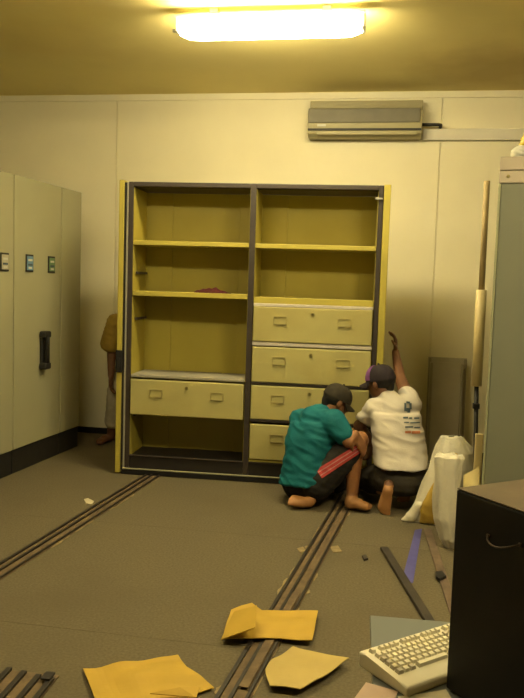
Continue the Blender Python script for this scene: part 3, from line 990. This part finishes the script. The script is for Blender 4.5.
for (u0, u1, v, h_, m_) in ((403, 408, 417, 1.8, M_INK), (409, 412, 417.5, 1.6, M_INK), (414, 419, 417.5, 1.8, M_INK), (404, 409, 422, 1.2, M_INK), (410, 419.5, 422.3, 1.2, M_INK),
                       (405, 413, 426.5, 1.4, M_INK), (414, 420, 427, 1.4, M_INK), (405, 411, 431, 2.4, M_INKRED), (411.5, 420, 431.2, 2.6, M_INKRED)):
    decal(bt, rect(u0, v, u1, v + h_, -.03), 'back_print', m_, ts, 6, 2)
place(t)

# ---- person standing bent behind the cabinet, only an arm, sleeve and leg showing
t = thing('person', 'person in mustard shirt bent over behind the left end of the cabinet', 'person', (-2.2, 6.15, 0))
YP = 6.06
sR = gy(116, 323, YP); sL = sR + V((.36, .02, .02)); eR = gy(111.5, 354, YP + .02); wR = gy(111, 376, YP - .03)
pel = V((sR.x + .20, 6.28, .86)); che = sR.lerp(sL, .5) + V((0, .05, -.02)); hed = che + V((.05, -.12, .20))
hR = pel + V((-.10, 0, -.04)); hL = pel + V((.10, 0, -.04))
fR = gz(108, 436, .04); fR = V((gy(112, 400, 6.18).x - .02, 6.22, .075)); fL = fR + V((.34, .05, 0))
kR = V((gy(116, 398, 6.12).x, 6.13, .47)); kL = kR + V((.30, .04, 0))
b = Blob(); xr = V((-1, 0, 0))
b.loft([(pel, xr * .14, V((0, .08, .06))), (pel.lerp(che, .5), xr * .13, V((0, .07, .06))), (che, xr * .15, V((0, .07, .06)))])
b.cap(sL, .055, sR, .055); b.chain([(che, .07), (hed - V((0, .0, .06)), .055), (hed, .055)])
P, M = head(b, hed, V((.3, -.9, -.3)), UP, .96)
for hh, kk, aa in ((hR, kR, fR), (hL, kL, fL)):
    b.chain([(hh, .09), (kk, .058)]); b.chain([(kk, .056), (kk.lerp(aa, .4), .052), (aa, .036)])
    foot(b, aa + V((.0, .03, -.04)), aa + V((-.06, -.19, -.047)), UP, 1.0, 1); b.cap(aa, .036, aa + V((0, .02, -.03)), .034)
b.chain([(sR, .05), (eR, .039), (wR, .027)]); eL = sL + V((.1, -.12, -.2)); wL = eL + V((.05, -.16, .05)); b.chain([(sL, .05), (eL, .039), (wL, .027)])
hand(b, wR, (.05, -.1, -1), (.9, 0, 0), .45, 1, 1); hand(b, wL, (.1, -.4, 1), (0, -1, 0), .3, .8, 1)
b.build('body', M_SKIN2, t, .008, 4)
face_bits(P, M, t, .96)
hb = Blob(); hb.ell(P(0, -.022, .045), (.082, .098, .085), M); hb.build('hair', M_HAIR, t, .008, 3)
sb = Blob()
sb.loft([(pel, xr * .175, V((0, .12, .09))), (pel.lerp(che, .5), xr * .165, V((0, .11, .09))), (che, xr * .165, V((0, .10, .09)))])
sb.cap(sL, .075, sR, .075); sb.chain([(sR, .078), (sR.lerp(eR, .66) + V((-.02, 0, 0)), .084)]); sb.chain([(sL, .078), (sL.lerp(eL, .72), .066)])
sb.build('shirt', M_YSHIRT, t, .008, 5, .006, 13, 4)
tb = Blob(); tb.ell(pel - UP * .06, (.165, .13, .13))
for hh, kk, aa in ((hR, kR, fR), (hL, kL, fL)):
    tb.chain([(hh, .105), (kk, .075), (kk.lerp(aa, .72), .064)])
tb.build('trousers', M_PALECLOTH, t, .008, 5, .006, 13, 6)
place(t)

# ------------------------------------------------------------------ things by the back wall on the right
def leaning_board(u0, u1, vtop, ybase, lean, m, label, thick=.02):
    A = gy(u0, vtop, ybase + lean); B = gy(u1, vtop, ybase + lean)
    t = thing('wall_board', label, 'board', ((A.x + B.x) / 2, ybase, 0), 0, 'grey boards leaning on the wall')
    wd = B.x - A.x; h = A.z
    ang = atan2(lean, h); L = sqrt(h * h + lean * lean)
    Rt = Matrix.Rotation(-ang, 3, 'X')
    zo = thick / 2 * sin(abs(ang)) + .001
    bm = bmesh.new(); addbox(bm, Rt @ V((0, 0, L / 2)) + V((0, 0, zo)), (wd, thick, L), Rt); bevel(bm, .003)
    o = obj('board_panel', bm, m, t)
    for s in (-1, 1):
        bm = bmesh.new(); addbox(bm, Rt @ V((s * (wd / 2 - .014), -thick / 2 - .004, L / 2)) + V((0, 0, zo)), (.02, .008, L - .02), Rt); bevel(bm, .002)
        obj('board_rib', bm, M_GREYPANEL, t)
    return t
leaning_board(428.5, 467, 357, 6.33, .12, M_BOARD, 'taller grey board leaning against the wall, back one')
leaning_board(430, 464, 362, 6.27, .12, M_BOARD, 'shorter grey board leaning against the wall, front one')

# cream tube pole on a dark rod leaning to the wall
def on(u, v, y): return gy(u, v, y)
top = on(487, 181, 4.42); mid = on(481.5, 290, 4.42); bot = on(476.5, 386, 4.42); low = on(475.5, 450, 4.42)
fd = (low - bot).normalized(); base = low + fd * (low.z / -fd.z - .004)
t = thing('leaning_pole', 'cream tube on a dark rod standing against the side of the grey cupboard', 'pole', base)
o_ = V(base)
bm = bmesh.new(); tube(bm, [mid - o_ + (top - mid).normalized() * .002, top - o_], .017, 12); obj('wooden_tip', bm, M_TANPOLE, t, True)
bm = bmesh.new(); tube(bm, [bot - o_, mid - o_], .029, 14); obj('tube_sleeve', bm, M_CREAMPOLE, t, True)
bm = bmesh.new(); tube(bm, [V((0, 0, .0)), bot - o_ + fd * .001], .0125, 10); obj('rod', bm, M_RUBBER, t, True)
c = on(476, 406, bot.y - .02) - o_
bm = bmesh.new(); addbox(bm, c + V((0, 0.0, 0)), (.038, .038, .03)); bevel(bm, .004); obj('clamp', bm, M_BLACK, t)
bm = bmesh.new(); addbox(bm, (0, 0, .006), (.036, .036, .012)); bevel(bm, .003); obj('rod_foot', bm, M_RUBBER, t)

# grey cupboard on the right
CP = gz(498.5, 157, 2.10)
yb = CP.y
xb = gy(485, 470, yb).x
X0 = (CP.x * .6 + xb * .4)
t = thing('steel_cupboard', 'tall grey green steel cupboard at the right picture edge', 'cupboard', (X0, yb, 0), radians(-8.5))
WC, DC, HC = 1.2, .46, 2.10
bx('cupboard_body', M_CUP, t, .004, WC, .012, DC, .05, HC - .002, .004)
bx('cupboard_plinth', M_RUBBER, t, .02, WC - .02, .03, DC - .02, 0, .05)
bx('door', M_CUP, t, .0135, WC * .5 - .002, -.006, .0118, .06, HC - .137, .004)
bx('door', M_CUP, t, WC * .5 + .002, WC - .02, -.006, .0118, .06, HC - .137, .004)
bx('edge_trim', M_CUPEDGE, t, 0, .012, -.008, .03, .05, HC - .137, .003)
hd = bx('header_panel', M_CUPPALE, t, .0, WC, -.008, .0115, HC - .068, HC, .003)
bx('header_panel', M_CUPPALE, t, .0, WC, -.008, .0115, HC - .134, HC - .072, .003)
bm = bmesh.new(); bmesh.ops.create_cone(bm, cap_ends=True, segments=12, radius1=.009, radius2=.008, depth=.005, matrix=Matrix.Translation((.045, -.0105, HC - .10)) @ Matrix.Rotation(pi / 2, 4, 'X'))
obj('screw', bm, M_BRASS, t)
# yellow and white bundle on top
q = gy(521, 146, yb + .12)
t = thing('plastic_bundle', 'bright yellow plastic bundle with a white end on the grey cupboard', 'bundle', (q.x, yb + .12, HC))
b = Blob(); b.ell((-.01, 0, .038), (.042, .04, .036)); b.ell((.015, .0, .05), (.04, .04, .04)); b.build('white_end', M_WHITE, t, .006, 4, .004, 20, 1)
b = Blob(); b.chain([((.03, 0, .09), .036), ((.06, .0, .13), .046), ((.13, .0, .11), .055), ((.2, 0, .05), .046)]); b.build('yellow_bag', M_YBAG, t, .007, 4, .008, 16, 2)

# offcut board beside the cupboard
A = gy(482.5, 434, yb + .12)
bm = bmesh.new(); addbox(bm, (0, 0, A.z / 2), (.042, .02, A.z)); bevel(bm, .004)
o = obj('offcut_board', bm, M_CREAMPOLE, None, False, 'narrow pale board standing against the grey cupboard side', 'board')
o.location = (X0 - .012, yb + .12, .0005)

# sacks
def sack(name, rings, label, m, base, inner=None, seed=1, lip=None):
    """rings: (cx, cy, z, rx, ry) relative to base; open lumpy woven sack"""
    t = thing(name, label, 'sack', base, 0, 'white woven sacks on the carpet')
    NS = 40
    prof = []
    K = 7
    for a, b2 in zip(rings, rings[1:]):
        for k in range(K):
            f = k / K; f2 = f * f * (3 - 2 * f)
            prof.append([a[i] + (b2[i] - a[i]) * f2 for i in range(5)])
    prof.append(list(rings[-1]))
    bm = bmesh.new()
    R = []
    for j, (cx, cy, z, rx, ry) in enumerate(prof):
        ring = []
        for i in range(NS):
            th = 2 * pi * i / NS
            p = V((cos(th), sin(th), z * 3))
            n = noise.noise(p * 1.6 + V((seed, 0, 0))) * .20 + noise.noise(p * 4.5 + V((0, seed, 0))) * .07
            n2 = (1 - 2 * abs(noise.noise(V((cos(th) * 3.2, sin(th) * 3.2, z * 2.2 + seed))))) * .13 + .05 * noise.noise(V((cos(th) * 7, sin(th) * 7, z * 9)))
            k = 1 + n + n2
            ring.append(bm.verts.new((cx + rx * k * cos(th), cy + ry * k * sin(th), max(0, z + .015 * noise.noise(p * 2)) if j else 0)))
        R.append(ring)
    for A_, B_ in zip(R, R[1:]):
        for i in range(NS):
            bm.faces.new((A_[i], A_[(i + 1) % NS], B_[(i + 1) % NS], B_[i]))
    bm.faces.new(R[0])
    mesh = obj('sack_cloth', bm, m, t, True)
    sol = mesh.modifiers.new('th', 'SOLIDIFY'); sol.thickness = .004
    return t
bA = gz(441, 521)
ta = sack('woven_sack', [(-.02, 0, 0, .175, .09), (-.012, 0, .04, .180, .095), (.025, .0, .16, .165, .10), (.058, .0, .34, .130, .085), (.06, .01, .43, .105, .06), (.04, .02, .515, .065, .025), (.04, .02, .525, .05, .012)],
     'white woven sack with yellowed side slumped beside the crouching person', M_SACK, bA, seed=3)
b = Blob(); b.loft([(V((-.075, -.088, .006)), V((.06, 0, 0)), V((0, .022, 0))), (V((-.065, -.098, .12)), V((.062, 0, 0)), V((0, .02, 0))), (V((-.015, -.085, .28)), V((.035, 0, 0)), V((0, .018, 0))), (V((.01, -.065, .38)), V((.012, 0, 0)), V((0, .012, 0)))])
b.build('yellowed_fold', M_SACKIN, ta, .007, 8, .003, 9, 4, label='yellowed fold of the sack')
b = Blob(); b.loft([(V((-.20, -.055, .001)), V((.045, 0, 0)), V((0, .03, 0))), (V((-.175, -.055, .035)), V((.04, 0, 0)), V((0, .03, 0))), (V((-.13, -.055, .12)), V((.03, 0, 0)), V((0, .028, 0)))])
b.build('hem_fold', M_SACK, ta, .007, 8, .004, 9, 7)
b = Blob(); b.loft([(V((.035, -.066, .385)), V((.045, 0, 0)), V((0, .012, 0))), (V((.045, -.045, .44)), V((.035, 0, 0)), V((0, .012, 0)))])
b.build('mouth_fold', M_SACKIN, ta, .007, 6, .003, 9, 9)
bB = gz(447.8, 547)
tb_ = sack('woven_sack', [(.015, 0, 0, .030, .03), (.008, 0, .05, .055, .05), (-.012, 0, .16, .070, .06), (-.022, 0, .34, .066, .055), (-.022, .0, .44, .068, .050), (-.018, .0, .50, .076, .045), (-.012, 0.0, .515, .06, .03), (-.012, 0.0, .50, .035, .015)],
     'tall narrow white woven sack standing beside the black case', M_SACK, bB, seed=9)
# cardboard sheet behind the case
pts = [(463.5, 475.5), (480, 468), (481, 493), (457, 497)]
yt, y0c = yb + .075, yb - .14        # leans back on the pale offcut board
W3 = [gy(u, v, yt) for u, v in pts[:2]]
c = V(((W3[0].x + W3[1].x) / 2, y0c, 0))
lo_ = [V((W3[1].x, y0c, .001)), V((W3[0].x, y0c, .001))]
nrm_ = (W3[1] - W3[0]).cross(lo_[0] - W3[1]).normalized()
if nrm_.y > 0: nrm_ = -nrm_
W3[1].y = yt + (W3[1].z - W3[0].z) * (yt - y0c) / W3[0].z
bm = sheet_mesh([p - c for p in (W3[0], W3[1], lo_[0], lo_[1])], nrm_, .006, .08, 0)
zmin = min(v.co.z for v in bm.verts)
o = obj('cardboard_sheet', bm, M_CARD, None, False, 'pale cardboard sheet leaning between the narrow sack and the grey cupboard', 'cardboard')
o.location = (c.x, c.y, .0005 - zmin)

# ------------------------------------------------------------------ low table with keyboard, papers and black case
TZ = .40
fa, fb = gz(370, 615, TZ), gz(453, 622, TZ)
td = (fb - fa).normalized(); TANG = atan2(td.y, td.x)
t = thing('low_table', 'low blue grey laminate table at the bottom right corner', 'table', (fa.x, fa.y, 0), TANG)
TW, TD = 1.15, 1.0
bx('table_top', M_TABLE, t, 0, TW, -TD, 0, TZ - .025, TZ, .003)
for x in (.06, TW - .06):
    for y in (-.06, -TD + .06):
        bx('leg', M_RUBBER, t, x - .02, x + .02, y - .02, y + .02, 0, TZ - .0255, .003)
bx('apron', M_RUBBER, t, .081, TW - .081, -.07, -.05, TZ - .09, TZ - .0255)
# keyboard
ka, kb, kc = gz(358, 659, TZ + .02), gz(423, 687, TZ + .02), gz(453, 628.5, TZ + .02)
kd = (kc - ka); kd.z = 0; kd.normalize(); KANG = atan2(kd.y, kd.x)
kt = thing('keyboard', 'ivory computer keyboard lying on the low table', 'keyboard', (ka.x, ka.y, TZ + .0005), KANG)
KW, KD = .45, .185
bm = bmesh.new()
prof = [(-KD, 0), (0, 0), (0, .042), (-.03, .043), (-KD + .045, .031), (-KD, .026)]
a = [bm.verts.new((0, y, z)) for y, z in prof]; b2 = [bm.verts.new((KW, y, z)) for y, z in prof]
for k in range(len(prof)):
    bm.faces.new((a[k], a[(k + 1) % 6], b2[(k + 1) % 6], b2[k]))
bm.faces.new(a); bm.faces.new(b2[::-1])
bevel(bm, .007, 3)
kbody = obj('keyboard_case', bm, M_KEY, kt)
slope = atan2(.012, KD - .075)
def keys(x0, x1, yrow, n, mm=None, wd=None, dark=()):
    wq = (x1 - x0) / n
    for i in range(n):
        xk = x0 + wq * (i + .5)
        zk = .043 + (yrow + .03) * (.012 / (KD - .075)) if yrow < -.03 else .043
        bm = bmesh.new()
        vs = addbox(bm, (0, 0, 0), (wq * .88, .0155, .010))
        for v in bm.verts:
            if v.co.z > 0:
                v.co.x *= 1 - .003 / (wq * .5); v.co.y *= .75
        o = obj('key', bm, M_KEYGREY if i in dark else M_KEYCAP, kt)
        o.location = (xk, yrow, zk + .0045); o.rotation_euler = (slope, 0, 0)
keys(.018, .035, -.026, 1); keys(.05, .118, -.026, 4); keys(.128, .196, -.026, 4); keys(.206, .275, -.026, 4); keys(.29, .345, -.026, 3)
for r_, (y, n) in enumerate(((-.050, 15), (-.069, 14), (-.088, 13), (-.107, 12))):
    keys(.018, .282, y, n, dark=(0, n - 1) if r_ else (n - 1,))
keys(.018, .082, -.126, 3, dark=(0, 2)); keys(.084, .205, -.126, 1); keys(.207, .282, -.126, 3, dark=(0, 1, 2))
for y in (-.050, -.069): keys(.29, .345, y, 3)
keys(.309, .327, -.107, 1); keys(.29, .345, -.126, 3)
for y in (-.050, -.069, -.088, -.107, -.126): keys(.355, .435, y, 4)
# papers under and in front of the keyboard
def table_paper(px, m, label, z, seed):
    pts = [gz(u, v, z) for u, v in px]
    c = sum(pts, V()) / len(pts)
    bm = sheet_mesh([p - c for p in pts], V((0, 0, 1)), .002, .05, 0, seed=seed)
    o = obj('paper_sheet', bm, m, None, False, label, 'paper', 'papers on the low table')
    o.location = c
table_paper([(352, 702), (366, 683), (398, 692), (392, 706)], M_PAPERPINK, 'pinkish paper sheet at the near end of the keyboard', TZ + .0006, 1)
table_paper([(398, 697), (424, 694), (446, 690), (452, 700), (438, 712), (400, 712)], M_PAPER, 'white paper sheet below the keyboard at the bottom edge', TZ + .0006, 2)
# black case
kx = gz(452.5, 690, TZ)
def ztop():
    lo, hi = .5, 1.3
    for _ in range(40):
        m_ = (lo + hi) / 2
        q = gz(456, 488, m_)
        if q.y > kx.y: lo = m_
        else: hi = m_
    return lo
CZT = ztop()
c0 = gz(456, 488, CZT); c1 = gz(524, 512, CZT); c2 = gz(524, 477, CZT)
cdv = (c1 - c0); cdv.z = 0; cdv.normalize()
CA = atan2(cdv.y, cdv.x)
t = thing('black_case', 'black case with dusty brown top and chrome handle on the low table', 'case', (c0.x, c0.y, TZ + .0006), CA)
CL, CDp, CH = .46, .40, CZT - TZ
bm = bmesh.new(); boxbounds(bm, 0, CL, .012, CDp, 0, CH - .003); bevel(bm, .008, 3)
obj('case_body', bm, M_CASE, t)
bm = bmesh.new(); boxbounds(bm, .002, CL - .002, 0, .0118, .004, CH - .004); bevel(bm, .004, 2)
dr = obj('case_front', bm, M_CASE, t)
bm = bmesh.new(); boxbounds(bm, .002, CL - .002, .002, CDp - .002, CH - .0028, CH); bevel(bm, .001, 1)
obj('case_top', bm, M_CASETOP, t)
c_n = V((-cdv.y, cdv.x, 0))
def on_case(u, v):
    q = gplane(u, v, c0, c_n)
    return (q - c0).dot(cdv), q.z - TZ
h0 = on_case(489, 536); h1 = on_case(521, 545); hm = on_case(505, 545)
bm = bmesh.new(); pts = []
for k in range(9):
    f = k / 8
    x = h0[0] + (h1[0] - h0[0]) * f; z = h0[1] + (h1[1] - h0[1]) * f - .012 * sin(pi * f)
    pts.append((x, -.004 - .024 * sin(pi * f) ** .6, z))
tube(bm, pts, .0022, 8)
hn = obj('handle', bm, M_DULLMETAL, dr, True)
for q in (h0, h1):
    bm = bmesh.new(); addbox(bm, (q[0], -.003, q[1]), (.009, .006, .009)); bevel(bm, .002)
    obj('handle_mount', bm, M_DULLMETAL, hn)
